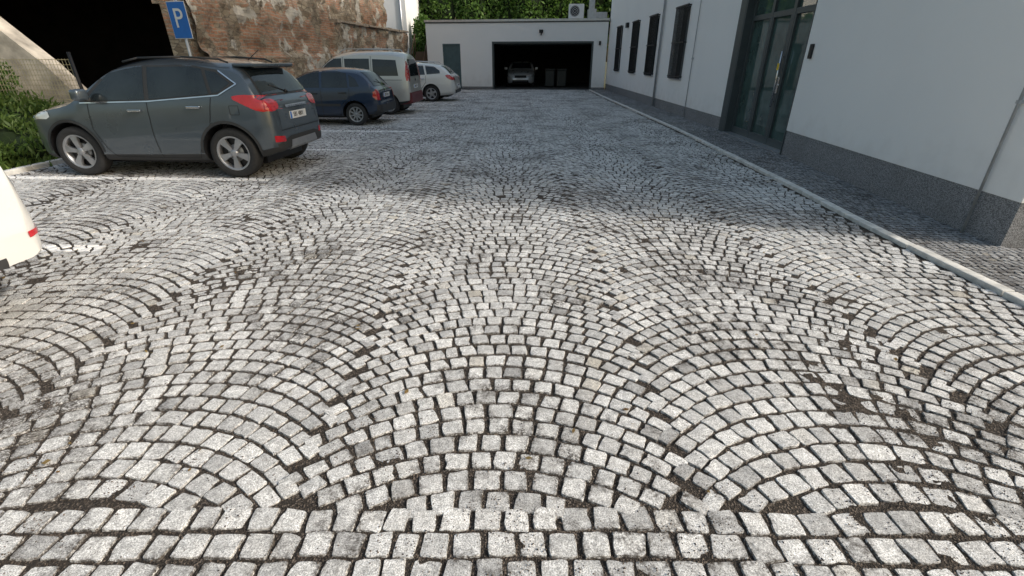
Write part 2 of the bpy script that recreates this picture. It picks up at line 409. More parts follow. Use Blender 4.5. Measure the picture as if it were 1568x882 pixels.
g=Geo(); g.cyl((2.7,.035,.05),(2.7,.035,9),.012); g.cyl((6.3,.06,.05),(6.3,.06,BH),.04); g.box(2.66,2.74,.01,.05,1.6,1.65); g.done('downpipe',M['galv'],e2)
g=Geo(); g.box(12.2,12.5,.001,.12,2.9,3.1,0,.01); g.done('wall_lamp',M['black'],e2)
L3,a3=frame(B_,C_); e3=empty('entrance',(B_[0],B_[1],0),a3,bld); 
g=Geo(); g.box(0,L3,-9.4,0,3.15,BH); g.done('wall',M['plaster'],e3)
g=Geo(); g.box(0,L3,-9.4,-.5,0,3.1); g.done('lobby',M['darkint'],e3)
yd=-.20
g=Geo()
def fr(x0,x1,z0,z1,d=.05,y=yd): g.box(x0,x1,y-d,y+d,z0,z1,0,.004)
g.box(2.98,L3,-.3,.012,0,3.14); g.box(0.0,.03,-.3,.008,0,3.14)
g.box(0.03,2.98,-.3,.006,2.95,3.14)
g.box(2.93,2.98,-.26,.006,0.,2.95)
fr(.03,.10,0,2.95);fr(1.0,1.11,0,2.95);fr(1.92,2.03,0,2.95);fr(2.86,2.93,0,2.95)
for (p,q) in ((.10,1.0),(1.11,1.92),(2.03,2.86)):
    fr(p,q,0.01,.17,.045);fr(p,q,2.36,2.46,.045);fr(p,q,2.86,2.95,.045)
g.box(.10,.15,yd-.04,yd+.045,.17,2.36);g.box(.95,1.0,yd-.04,yd+.045,.17,2.36);g.box(1.11,1.16,yd-.04,yd+.045,.17,2.36);g.box(1.87,1.92,yd-.04,yd+.045,.17,2.36)
g.done('door_frame',M['anth'],e3)
g=Geo(); g.box(.08,2.9,yd-.012,yd+.0,.1,2.92); g.done('door_glass',M['dglass'],e3)
g=Geo()
g.cyl((1.06,yd+.10,.75),(1.06,yd+.10,1.75),.017);g.box(1.03,1.09,yd+.046,yd+.06,1.0,1.3,0,.004)
for z in (.85,1.65): g.cyl((1.06,yd+.045,z),(1.06,yd+.10,z),.011)
g.cyl((1.03,yd+.09,1.16),(.90,yd+.09,1.16),.011)
g.done('door_handle',M['steel'],e3)
g=Geo(); g.box(1.02,1.10,yd+.119,yd+.123,1.42,1.54); g.done('sticker',M['yellow'],e3)
g=Geo(); g.box(0.03,2.98,yd-.05,.03,-.02,.03); g.done('threshold',M['metal'],e3)

# ---------------------------------------------------------------- garage
ga=empty('garage_building',(.15,30.25,0),math.radians(-8.3)); 
gl_,gr_,go0,go1,oh,gh=-5.2,5.2,-1.32,4.46,2.50,3.5
g=Geo(); g.box(gl_,-4.25,0,.3,.12,gh);g.box(-4.25,-3.2,0,.3,2.4,gh);g.box(-3.2,go0,0,.3,.12,gh);g.box(go0,go1,0,.3,oh,gh);g.box(go1,gr_,0,.3,.12,gh)
g.done('facade',M['plaster'],ga)
g=Geo(); g.box(gl_,-4.25,.012,.3,-.05,.12);g.box(-3.2,go0,.012,.3,-.05,.12);g.box(go1,gr_,.012,.3,-.05,.12); g.done('plinth',M['plinth'],ga)
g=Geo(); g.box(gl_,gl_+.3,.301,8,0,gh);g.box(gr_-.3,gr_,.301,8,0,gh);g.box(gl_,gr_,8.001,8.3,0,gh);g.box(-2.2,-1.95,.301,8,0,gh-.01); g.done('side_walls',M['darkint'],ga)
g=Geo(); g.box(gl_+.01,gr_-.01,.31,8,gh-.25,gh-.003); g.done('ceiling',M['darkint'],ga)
g=Geo(); g.box(gl_-.05,gr_+.05,-.06,8.35,gh,gh+.11); g.done('roof_coping',M['metal'],ga)
g=Geo(); g.box(gl_-.02,gr_+.02,-.03,-.001,gh-.06,gh-.004); g.done('roof_flashing',M['anth'],ga)
g=Geo(); g.box(go0,go0+.10,-.012,.28,0,oh-.10);g.box(go1-.10,go1,-.012,.28,0,oh-.10);g.box(go0,go1,-.012,.28,oh-.10,oh-.001);
g.box(go0+.1,go1-.1,.3,3.2,oh-.14,oh-.11); g.done('garage_door_frame',M['anth'],ga)
g=Geo(); g.box(-4.25,-3.2,.06,.12,.0,2.4);g.box(-4.25,-4.17,.0,.05,0,2.4);g.box(-3.28,-3.2,.0,.05,0,2.4);g.box(-4.17,-3.28,.0,.05,2.32,2.4);g.box(-3.45,-3.33,.0,.05,1.0,1.04); g.done('side_door',M['anthd'],ga)
g=Geo(); g.box(1.4,1.62,-.14,-.01,2.92,3.08,0,.01);g.box(1.48,1.54,-.05,0,2.8,2.92);g.box(4.75,4.86,-.08,0,2.3,2.5,0,.01); g.done('floodlight',M['black'],ga)
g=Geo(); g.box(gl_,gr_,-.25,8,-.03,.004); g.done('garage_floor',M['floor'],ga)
for i in range(2):
    b=empty('waste_bin',(2.35+i*.72,32.2-.1*i,0)); g=Geo()
    g.box(-.28,.28,-.3,.3,.06,.98,0,.04);g.box(-.31,.31,-.36,.32,.98,1.06,0,.02);g.cyl((-.3,.28,.1),(.3,.28,.1),.1); g.box(-.2,.2,-.4,-.36,.99,1.03); g.done('body',M['bin'],b)
ac=empty('air_conditioner',(3.65,30.9,gh+.11),0); g=Geo(); g.box(-.42,.42,-.16,.16,.08,.78,0,.02); g.box(-.35,-.28,-.15,.15,0,.08);g.box(.28,.35,-.15,.15,0,.08); g.done('casing',M['white'],ac)
g=Geo(); g.cyl((-.1,-.165,.43),(-.1,-.17,.43),.27,0,24); g.done('fan_grille',M['trim'],ac)
g=Geo()
for rr_ in (.08,.16,.24):
    for i in range(24):
        a0,a1=i/24*6.283,(i+1)/24*6.283; g.cyl((-.1+rr_*math.cos(a0),-.175,.43+rr_*math.sin(a0)),(-.1+rr_*math.cos(a1),-.175,.43+rr_*math.sin(a1)),.008,0,5)
g.done('fan_rings',M['white'],ac)
vd=empty('ventilation_duct',(4.7,30.9,gh+.11)); g=Geo(); g.box(-.35,.1,0,.5,0,.55,0,.02);g.box(.1,.75,.1,.4,.1,.4,0,.02);g.box(-.3,0.,.05,.35,.55,1.6,0,.02); g.done('duct',M['metal'],vd)
wh=empty('white_house',(-7.7,34,0)); g=Geo(); g.box(-1.9,1.05,0,5,0,6.5); g.done('walls',M['plaster'],wh)
g=Geo(); g.cyl((.75,-.06,0),(.75,-.06,6.5),.05); g.box(-2,1.15,-.15,5.1,6.5,6.62); g.done('drainpipe',M['metal'],wh)
g=Geo()
for i in range(9): g.box(-6.1,-5.25,30.9+i*.3,31.2+i*.3,0,.5+i*.19)
for xx in (-6.1,-5.27): g.cyl((xx,30.9,1.4),(xx,33.5,3.0),.03); [g.cyl((xx,30.95+k*.8,.4+k*.5),(xx,30.95+k*.8,1.45+k*.5),.03) for k in range(4)]
g.done('garden_stairs',M['wood'])

# ---------------------------------------------------------------- old brick wall
Pn,Pf=(-8.2,14.0),(-6.15,31.2); L4,a4=frame(Pf,Pn); bw=empty('old_brick_wall',(Pf[0],Pf[1],0),a4)
xs=np.arange(0,L4+.01,.08); zs=np.arange(-.1,6.6,.08)
X,Z=np.meshgrid(xs,zs)
Y=(vnoise(X+9,Z+9,.9,21)-.5)*.20+(vnoise(X+9,Z+9,.28,22)-.5)*.13+(vnoise(X+9,Z+9,.12,23)-.5)*.06
Y=Y-np.where((Z>2.95)&(X<9.3),.40,0)-np.where((X>=9.3),.18*np.clip((Z-1.9+.3*vnoise(X+9,Z*0+9,.8,4))/.15,0,1),0)
nx,nz=len(xs),len(zs); i=np.arange(nz-1)[:,None]*nx+np.arange(nx-1)[None]; F=np.stack([i,i+1,i+1+nx,i+nx],-1).reshape(-1,4)
cz=Z.ravel()[F].mean(1); cxx=X.ravel()[F].mean(1); F=F[~((cz>3.05)&(cxx<2.2))]
me=bpy.data.meshes.new('face'); me.from_pydata(np.stack([X,Y,Z],-1).reshape(-1,3).tolist(),[],F.tolist()); obj('face',me,M['oldwall'],bw)
g=Geo(); g.box(0.02,L4,-.9,-.3,0,2.9);g.box(2.3,L4,-1.1,-.75,2.9,6.5);g.box(9.4,L4-.02,-.74,-.5,2.9,6.5); g.done('core',M['oldwall'],bw)
g=Geo(); x=0.
while x<9.3:
    w=random.uniform(.3,.6); g.box(x,min(x+w-.01,9.3),-.5,.13+random.uniform(-.02,.03),2.96+random.uniform(-.02,.02),3.06+random.uniform(-.015,.015),0,.012); x+=w
g.done('coping',simple('coping_stone',(.40,.33,.26),.9,var=.4,vs=8),bw)

ar=empty('old_archway')
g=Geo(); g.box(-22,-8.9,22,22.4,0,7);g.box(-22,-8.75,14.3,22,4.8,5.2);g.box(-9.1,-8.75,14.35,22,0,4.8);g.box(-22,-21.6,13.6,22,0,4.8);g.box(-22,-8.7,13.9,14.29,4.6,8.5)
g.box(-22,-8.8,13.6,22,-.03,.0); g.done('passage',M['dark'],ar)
pr=[(-21,0),(-10.9,0),(-11.15,.9),(-11.6,1.5),(-12.1,2.0),(-12.7,2.6),(-13.6,3.4),(-15,4.2),(-21,4.6)]
bm=bmesh.new(); f=bm.faces.new([bm.verts.new((x,12.9,z)) for x,z in pr]); r=bmesh.ops.extrude_face_region(bm,geom=[f]); bmesh.ops.translate(bm,vec=(0,.5,0),verts=[v for v in r['geom'] if isinstance(v,bmesh.types.BMVert)])
bmesh.ops.recalc_face_normals(bm,faces=bm.faces)
me=bpy.data.meshes.new('pier'); bm.to_mesh(me); obj('pier',me,M['beige'],ar)
fe=empty('mesh_fence'); g=Geo()
for x in (-9.45,-11.6,-13.8): g.cyl((x,11.2,0),(x,11.2,1.72),.03)
z=.1
while z<1.65: g.cyl((-14,11.2,z),(-9.45,11.2,z),.006,0,5); z+=.10
x=-14
while x<-9.45: g.cyl((x,11.21,.1),(x,11.21,1.62),.005,0,5); x+=.07
g.done('panels',simple('fence_wire',(.42,.38,.24),.5,.2),fe)
g=Geo(); g.cyl((-9.45,11.2,0),(-9.45,11.2,1.75),.034); g.done('post',M['black'],fe)

sg=empty('parking_sign',(-7.32,11.9,0),math.radians(-16)); g=Geo(); g.cyl((0,.03,0),(0,.03,2.8),.03,0,16); g.done('pole',M['galv'],sg)
g=Geo(); g.box(-.25,.25,-.012,.0,2.02,2.74,0,.003); g.done('plate',M['white'],sg)
g=Geo(); g.box(-.238,.238,-.016,-.0125,2.032,2.728); g.done('plate_face',M['blue'],sg)
text('P',.54,(0,-.019,2.40),(math.pi/2,0,0),M['white'],sg,'letter_p',.002)
g=Geo(); g.box(-.10,.10,.0,.06,2.2,2.23);g.box(-.10,.10,.0,.06,2.6,2.63); g.done('clamps',M['galv'],sg)

# ---------------------------------------------------------------- foliage
def leaves(name,blobs,n,size,mat,parent=None,core=True,up=0.,aspect=1.6):
    vol=np.array([b[3]*b[4]*b[5] for b in blobs]);pk=rng.choice(len(blobs),n,p=vol/vol.sum()); B=np.array(blobs)[pk]
    d=rng.normal(size=(n,3)); d/=np.linalg.norm(d,axis=1)[:,None]; r=rng.random(n)**.28*(1+rng.normal(0,.07,n))
    c=B[:,:3]+d*r[:,None]*B[:,3:6]
    cl=vnoise(c[:,0]*1.+100,c[:,2]*1.+c[:,1]+100,.45,31); kp=cl>.30; c=c[kp]; n=len(c)
    c=c[c[:,2]>0]; n=len(c)
    u=rng.normal(size=(n,3)); u[:,2]+=up; u/=np.linalg.norm(u,axis=1)[:,None]; w=np.cross(u,rng.normal(size=(n,3))); w/=np.linalg.norm(w,axis=1)[:,None]
    s=size*rng.uniform(.6,1.3,n)[:,None]
    V=np.stack([c-u*s*aspect/2,c+w*s*.4,c+u*s*aspect/2,c-w*s*.4],1).reshape(-1,3)
    me=bpy.data.meshes.new(name); me.from_pydata(V.tolist(),[],np.arange(4*n).reshape(-1,4).tolist()); o=obj(name,me,mat,parent)
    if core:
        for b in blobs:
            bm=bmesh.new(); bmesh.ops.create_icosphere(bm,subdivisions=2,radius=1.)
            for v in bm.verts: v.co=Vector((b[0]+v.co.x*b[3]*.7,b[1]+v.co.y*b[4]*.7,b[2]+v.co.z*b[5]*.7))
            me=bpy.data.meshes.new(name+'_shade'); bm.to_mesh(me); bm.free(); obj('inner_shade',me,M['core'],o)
    return o
bl=[]
for x in np.arange(-8,9.5,1.1): bl.append((x+random.uniform(-.4,.4),39.5+random.uniform(-.7,.5),5.2+random.uniform(-.7,.7),random.uniform(.9,1.5),1.2,random.uniform(1.9,2.8)))
leaves('hedge',bl,42000,.17,M['leaf'])
leaves('shrub',[(-8.9,9.0,.45,.7,.8,.6),(-8.45,8.4,.35,.5,.6,.5),(-8.2,9.1,.4,.38,.5,.5),(-8.15,8.3,.25,.32,.5,.4),(-9.7,8.7,.5,.8,.8,.65),(-10.6,9.3,.5,.9,.7,.75),(-8.6,10.3,.35,.6,.8,.5),(-8.8,7.5,.15,.6,.6,.3)],34000,.045,M['leaf2'],up=1.4,aspect=3.2)
leaves('shrub.001',[(-12.4,11.9,1.0,.8,.6,.9),(-13.6,12.0,1.2,1.,.6,1.2)],9000,.08,M['leaf'])
leaves('shrub.002',[(-5.7,34.8,2.6,.8,.8,1.6),(-6.0,33.8,1.9,.5,.5,.9)],7000,.12,M['leaf'])
leaves('grass',[(-9.5,8.0,.02,1.7,1.3,.14),(-9.5,10.8,.02,1.7,2.0,.14),(-13,8.8,.02,3,2.2,.16)],14000,.07,M['leaf2'],core=False,up=2.5,aspect=3)

# ---------------------------------------------------------------- vehicles
def chaikin(p,k=2,closed=False):
    p=[tuple(q) for q in p]
    for _ in range(k):
        o=[] if closed else [p[0]]
        m=len(p) if closed else len(p)-1
        for i in range(m):
            a,b=p[i],p[(i+1)%len(p)]
            o.append((a[0]*.75+b[0]*.25,a[1]*.75+b[1]*.25)); o.append((a[0]*.25+b[0]*.75,a[1]*.25+b[1]*.75))
        if not closed: o.append(p[-1])
        p=o
    return p
def prof(p,k=2):
    q=np.array(chaikin(p,k)); return lambda x: float(np.interp(x,q[:,0],q[:,1]))
def car(name,loc,rz,S):
    root=empty(name,loc,rz); L=S['L'];W=S['W'];H=S['H']
    top,bot,belt,wid=prof(S['top'],S.get('tk',2)),prof(S['bot']),prof(S['belt']),prof(S['wid'])
    k=S.get('tumble',.36)
    xs=np.concatenate([np.linspace(0,.3,22)[:-1],np.linspace(.3,L-.4,74)[:-1],np.linspace(L-.4,L,22)])
    G=[(0,.90),(.05,.955),(.12,.98),(.13,.99),(.3,1.),(.5,1.0),(.62,.998),(.72,.985),(.86,.982),(1,.958)]
    SS=[1,.975,.94,.88,.78,.64,.45,.22]
    rings=[]
    for x in xs:
        w,zb,zt=wid(x)*W/2,bot(x),top(x); b=max(min(belt(x),zt-.035),zb+.05)
        pts=[(w*.6,zb)]+[(w*gg,zb+(b-zb)*t) for t,gg in G]
        wb=w*.958;h=zt-b;c=min(S.get('crown',.10),h*.75); By=wb-k*(h-c);Bz=zt-c
        for t in (.25,.5,.75): pts.append((wb+(By-wb)*t+.012*math.sin(t*math.pi)*(h>.2),b+(Bz-b)*t))
        for s in SS: pts.append((By*s,zt-c*s**3.2))
        rings.append([(0,zb)]+pts+[(0,zt)]+[(-y,z) for y,z in reversed(pts)])
    n=len(rings[0]); V=[(float(x),y,z) for x,r in zip(xs,rings) for y,z in r]; F=[];MI=[]
    nl=S.get('clad',0)
    for i in range(len(xs)-1):
        for j in range(n):
            j2=(j+1)%n; F.append((i*n+j,(i+1)*n+j,(i+1)*n+j2,i*n+j2)); jj=min(j,n-1-j); 
            MI.append(1 if jj<=nl else 0)
    F.append(tuple(range(n)));MI.append(S.get('capm',0)); F.append(tuple(reversed(range((len(xs)-1)*n,len(xs)*n))));MI.append(0)
    me=bpy.data.meshes.new('body'); me.from_pydata(V,[],F); me.polygons.foreach_set('material_index',MI)
    bm=bmesh.new(); bm.from_mesh(me); bmesh.ops.recalc_face_normals(bm,faces=bm.faces); bm.to_mesh(me); bm.free()
    body=obj('body',me,[S['paint'],M['trim'],M['black']])
    r=S['r']; g=Geo()
    for wxx in S['wh']:
        for s in (1,-1): g.cyl((wxx,s*(W/2-.30),r+.01),(wxx,s*(W/2+.2),r+.01),r+S.get('gap',.055),2,40)
    cut=g.done('cut',[S['paint'],M['trim'],M['black']])
    md=body.modifiers.new('b','BOOLEAN'); md.object=cut; md.operation='DIFFERENCE'; md.solver='EXACT'
    bpy.context.view_layer.update()
    me2=bpy.data.meshes.new_from_object(body.evaluated_get(bpy.context.evaluated_depsgraph_get()))
    body.modifiers.clear(); body.data=me2; bpy.data.objects.remove(cut); body.parent=root
    me2.polygons.foreach_set('use_smooth',np.ones(len(me2.polygons),bool)); me2.set_sharp_from_angle(angle=math.radians(38))
    bm=bmesh.new(); bm.from_mesh(me2); bvh=BVHTree.FromBMesh(bm)
    def ray(side,u,v):
        o,d={'L':((u,3,v),(0,-1,0)),'R':((u,-3,v),(0,1,0)),'B':((-2,u,v),(1,0,0)),'F':((L+2,u,v),(-1,0,0)),'T':((u,v,4),(0,0,-1))}[side]
        h=bvh.ray_cast(Vector(o),Vector(d))
        if h[0] is None or abs((h[0]-Vector(o)).length)>(4.3 if side in'BF' else 4): 
            h=bvh.find_nearest(Vector((u,S['W']/2*(1 if side=='L' else -1),v)) if side in 'LR' else Vector((0 if side=='B' else L,u,v)))
        nn=h[1]
        if nn.dot(Vector(d))>0: nn=-nn
        return h[0],nn
    def patch(nm,poly,side,mat,off=.004,sm=0,step=.05):
        if sm: poly=chaikin(poly,sm,True)
        b=bmesh.new(); b.faces.new([b.verts.new((u,v,0)) for u,v in poly]); bmesh.ops.triangulate(b,faces=b.faces[:])
        for _ in range(6):
            le=[e for e in b.edges if e.calc_length()>step]
            if not le: break
            bmesh.ops.subdivide_edges(b,edges=le,cuts=1); bmesh.ops.triangulate(b,faces=[f for f in b.faces if len(f.verts)>3])
        for v in b.verts:
            p,nn=ray(side,v.co.x,v.co.y); v.co=p+nn*off
        for f in b.faces: f.smooth=True
        m=bpy.data.meshes.new(nm); b.to_mesh(m); b.free(); return obj(nm,m,mat,root)
    def both(nm,poly,mat,off=.004,sm=0):
        for s in 'LR': patch(nm,poly,s,mat,off,sm)
    def line(nm,pts,side,w,mat,off=.003):
        b=bmesh.new()
        for a,c in zip(pts[:-1],pts[1:]):
            m=max(1,int(math.dist(a,c)/.04)); dx,dy=c[0]-a[0],c[1]-a[1]; l=math.hypot(dx,dy); nx,ny=-dy/l*w/2,dx/l*w/2; prev=None
            for i in range(m+1):
                t=i/m; q=[]
                for s in (1,-1):
                    p,nn=ray(side,a[0]+dx*t+nx*s,a[1]+dy*t+ny*s); q.append(b.verts.new(p+nn*off))
                if prev: b.faces.new((prev[0],prev[1],q[1],q[0]))
                prev=q
        m=bpy.data.meshes.new(nm); b.to_mesh(m); b.free(); return obj(nm,m,mat,root)
    for wi,wxx in enumerate(S['wh']):
        for s in (1,-1):
            b=bmesh.new(); yo=W/2-.035
            def lathe(pr_,mi,ns=40):
                vv=[[b.verts.new((wxx+rr*math.cos(t),s*yy,r+rr*math.sin(t))) for rr,yy in pr_] for t in [i/ns*2*math.pi for i in range(ns)]]
                for i in range(ns):
                    for j in range(len(pr_)-1):
                        f=b.faces.new((vv[i][j],vv[(i+1)%ns][j],vv[(i+1)%ns][j+1],vv[i][j+1])); f.material_index=mi; f.smooth=True
            rm=r*S.get('rim',.68)
            lathe([(rm-.005,yo-.20),(r*.86,yo-.21),(r*.97,yo-.195),(r,yo-.17),(r,yo-.035),(r*.975,yo-.012),(r*.90,yo+.004),(r*.80,yo+.004),(rm+.006,yo-.006),(rm-.004,yo-.014)],0)
            lathe([(rm+.004,yo-.004),(rm-.012,yo-.002),(rm-.026,yo-.02),(rm-.03,yo-.16)],1)
            lathe([(rm-.02,yo-.09),(rm*.55,yo-.085),(.001,yo-.085)],2)
            lathe([(rm*.50,yo-.083),(rm*.48,yo-.070),(rm*.2,yo-.070)],3)
            lathe([(rm*.24,yo-.06),(rm*.22,yo-.016),(rm*.12,yo-.01),(.001,yo-.008)],1)
            ns=S.get('sp',5); ph=random.random()
            for i in range(ns):
                t=(i+ph)/ns*2*math.pi
                for dt in ((-.13,.13) if ns==5 else (0,)):
                    w0,w1=S.get('spw',(.030,.026))
                    quad=[]
                    for rr,ww,yy in ((rm*.18,w0,yo-.018),(rm*.6,(w0+w1)/2,yo-.010),(rm-.015,w1,yo-.014)):
                        tt=t+dt*(rr/rm)
                        for sg_ in (-1,1):
                            cxp,czp=math.cos(tt)*rr-math.sin(tt)*ww*sg_,math.sin(tt)*rr+math.cos(tt)*ww*sg_
                            quad.append((b.verts.new((wxx+cxp,s*yy,r+czp)),b.verts.new((wxx+cxp,s*(yy-.045),r+czp))))
                    for q in (0,2):
                        a0,a1,c0,c1=quad[q],quad[q+1],quad[q+2],quad[q+3]
                        for fc in ((a0[0],a1[0],c1[0],c0[0]),(a0[0],c0[0],c0[1],a0[1]),(a1[0],a1[1],c1[1],c1[0])):
                            f=b.faces.new(fc); f.material_index=1
            m=bpy.data.meshes.new('wheel'); b.to_mesh(m); b.free(); obj('wheel',m,[M['rubber'],S.get('wm',M['alloy']),M['black'],M['hubcap']],root)
    g=Geo(); g.box(.35,L-.4,-W/2+.32,W/2-.32,.17,.32); g.done('underbody',M['black'],root)
    S['detail'](root,patch,both,line,ray,S)
    if 'mir' in S:
        mx,mz=S['mir']
        for s in (1,-1):
            p,_=ray('L' if s>0 else 'R',mx,mz)
            g=Geo(); g.box(mx-.07,mx+.06,s*(p.y*s+.05),s*(p.y*s+.24),mz,mz+.15,0,.035); g.box(mx-.02,mx+.04,s*(p.y*s-.02),s*(p.y*s+.08),mz-.02,mz+.03,1,.01); 
            o=g.done('mirror',[S['paint'],M['trim']],root); o.data.polygons.foreach_set('use_smooth',np.ones(len(o.data.polygons),bool)); o.data.set_sharp_from_angle(angle=.9)
    bm.free(); return root
def arc(cx_,cz_,r,a0,a1,n=16): return [(cx_+r*math.cos(math.radians(a0+(a1-a0)*i/n)),cz_+r*math.sin(math.radians(a0+(a1-a0)*i/n))) for i in range(n+1)]
def plate(root,ray,z,txt,h=.11,w=.52,y0=0):
    p,_=ray('B',y0,z); x=p.x-.012
    g=Geo(); g.box(x,x+.012,y0-w/2,y0+w/2,z-h/2,z+h/2,0,.002); g.done('number_plate',M['white'],root)
    text(txt,h*.85,(x-.002,y0,z),(math.pi/2,0,-math.pi/2),M['black'],root,'plate_text',.001,.9)
    g=Geo(); g.box(x-.001,x+.002,y0+w/2-.045,y0+w/2-.002,z-h/2+.004,z+h/2-.004); g.done('plate_band',M['blue'],root)
def handle(root,ray,x,z,mat):
    for s,sd in ((1,'L'),(-1,'R')):
        p,_=ray(sd,x,z); g=Geo(); g.box(x-.10,x+.10,p.y+s*.012,p.y+s*.04,z-.014,z+.016,0,.008); g.done('door_handle',mat,root)
def tube(root,pts,r,mat,nm):
    g=Geo(); [g.cyl(a,b,r,0,8) for a,b in zip(pts[:-1],pts[1:])]; g.done(nm,mat,root)
def rx(x): return x*.80 if x<.85 else .68+(x-.85)*.945
def RX(p): return [(rx(a),b) for a,b in p]

def d_suv(root,patch,both,line,ray,S):
    G_=M['cglass']
    both('side_glass_surround',RX([(3.12,1.045),(2.62,1.46),(2.2,1.535),(1.3,1.545),(.88,1.48),(.56,1.30),(.86,1.155),(2.0,1.07)]),M['trim'],.003,0)
    both('front_door_glass',RX([(3.0,1.07),(2.60,1.43),(2.17,1.51),(2.04,1.515),(2.04,1.095)]),G_,.006)
    both('rear_door_glass',RX([(1.97,1.10),(1.97,1.515),(1.3,1.52),(1.12,1.49),(1.02,1.17)]),G_,.006)
    both('quarter_glass',RX([(.97,1.18),(1.06,1.475),(.9,1.45),(.66,1.31),(.86,1.195)]),G_,.006)
    for s in 'LR':
        line('chrome_strip',RX([(3.1,1.045),(2.0,1.072),(.88,1.155),(.55,1.30),(.86,1.47)]),s,.016,M['chrome'],.009)
        line('shut_line',RX([(2.98,1.04),(2.99,.7),(2.86,.42),(2.75,.30),(2.0,.29),(2.03,.6),(2.02,1.06)]),s,.010,M['black'])
        line('shut_line',RX([(2.0,.29),(1.40,.29),(1.30,.5),(1.10,.72),(1.0,1.13)]),s,.010,M['black'])
        line('fuel_flap',RX([(.56,.90),(.72,.90),(.72,1.02),(.56,1.02),(.56,.90)]),s,.006,M['black'])
        patch('tail_lamp',RX([(.0,.955),(.0,1.07),(.20,1.15),(.50,1.165),(.70,1.13),(.44,1.02),(.2,.93)]),s,M['red'],.008,1)
        for wxx in S['wh']:
            patch('arch_trim',arc(wxx,S['r']+.01,S['r']+.095,0,180,24)+arc(wxx,S['r']+.01,S['r']+.058,180,0,24),s,M['trim'],.008)
        patch('headlamp',RX([(3.66,.82),(3.98,.82),(4.2,.74),(4.16,.83),(3.95,.93),(3.7,.95)]),s,M['clear'],.006,1)
        patch('fog_lamp',RX([(4.04,.44),(4.14,.44),(4.14,.53),(4.04,.53)]),s,M['clear'],.006,1)
    for s in (1,-1):
        patch('tail_lamp_rear',[(s*.50,.97),(s*.50,1.08),(s*.66,1.10),(s*.80,1.08),(s*.82,.95),(s*.68,.93)],'B',M['red'],.008,1)
        patch('rear_reflector',[(s*.56,.50),(s*.76,.51),(s*.76,.60),(s*.58,.58)],'B',M['red'],.007)
    patch('rear_glass_surround',[(-.68,1.13),(.68,1.13),(.60,1.48),(-.60,1.48)],'B',M['trim'],.004)
    patch('rear_glass',[(-.64,1.155),(.64,1.155),(.57,1.47),(-.57,1.47)],'B',G_,.008,0)
    patch('windscreen',[(-.70,1.12),(.70,1.12),(.60,1.50),(-.60,1.50)],'F',G_,.006)
    patch('chrome_bar',[(-.34,.955),(.34,.955),(.34,.99),(-.34,.99)],'B',M['chrome'],.02)
    patch('bumper_lower',[(-.72,.36),(.72,.36),(.74,.48),(.4,.56),(-.4,.56),(-.74,.48)],'B',M['trim'],.006)
    patch('skid_plate',[(-.46,.37),(.46,.37),(.40,.50),(-.40,.50)],'B',M['alloy'],.014)
    line('tailgate_seam',[(-.62,.66),(.62,.66)],'B',.010,M['black'],.004)
    for s in (1,-1): line('tailgate_seam',[(s*.62,.66),(s*.58,.9),(s*.66,1.12)],'B',.010,M['black'],.009)
    plate(root,ray,.84,'5B1 4801')
    g=Geo(); g.box(.25,.56,-.60,.60,1.515,1.560,0,.018); g.box(.255,.28,-.56,.56,1.50,1.516,1,.004); o=g.done('roof_spoiler',[S['paint'],M['trim']],root)
    g=Geo(); g.cyl((.155,0,1.17),(.22,.34,1.27),.010); g.cyl((.14,0,1.15),(.17,0,1.18),.03); g.done('rear_wiper',M['black'],root)
    for s in (1,-1): tube(root,[(.6,s*.60,1.57),(.72,s*.61,1.615),(1.25,s*.62,1.645),(1.9,s*.62,1.63),(2.15,s*.61,1.58)],.013,M['trim'],'roof_rail')
    tube(root,[(.65,0,1.6),(.45,0,1.74)],.005,M['black'],'antenna')
    handle(root,ray,rx(2.22),.95,M['chrome']); handle(root,ray,rx(1.28),1.00,M['chrome'])
    patch('grille',[(-.45,.58),(.45,.58),(.5,.78),(-.5,.78)],'F',M['black'],.01)
suv=dict(L=rx(4.28),W=1.78,H=1.65,r=.358,wh=(.69,rx(3.40)),paint=paint('paint_slate_grey',(.085,.108,.130),.5,.3,.2),clad=3,tumble=.34,mir=(rx(2.93),1.09),detail=d_suv,spw=(.022,.030),
 top=RX([(0,.62),(.02,.74),(.05,.99),(.10,1.07),(.20,1.15),(.30,1.30),(.46,1.50),(.70,1.585),(1.2,1.64),(1.9,1.65),(2.4,1.60),(2.7,1.50),(3.25,1.13),(3.5,1.07),(3.9,.99),(4.14,.87),(4.24,.70),(4.28,.52)]),
 belt=RX([(0,1.05),(.6,1.14),(2,1.06),(3.2,1.0),(4.28,.8)]),bot=RX([(0,.38),(.3,.30),(.8,.25),(3.4,.23),(4.1,.25),(4.28,.36)]),
 wid=RX([(0,.72),(.04,.83),(.15,.92),(.5,.985),(1,1),(3.3,1),(3.8,.97),(4.05,.87),(4.2,.72),(4.28,.5)]))
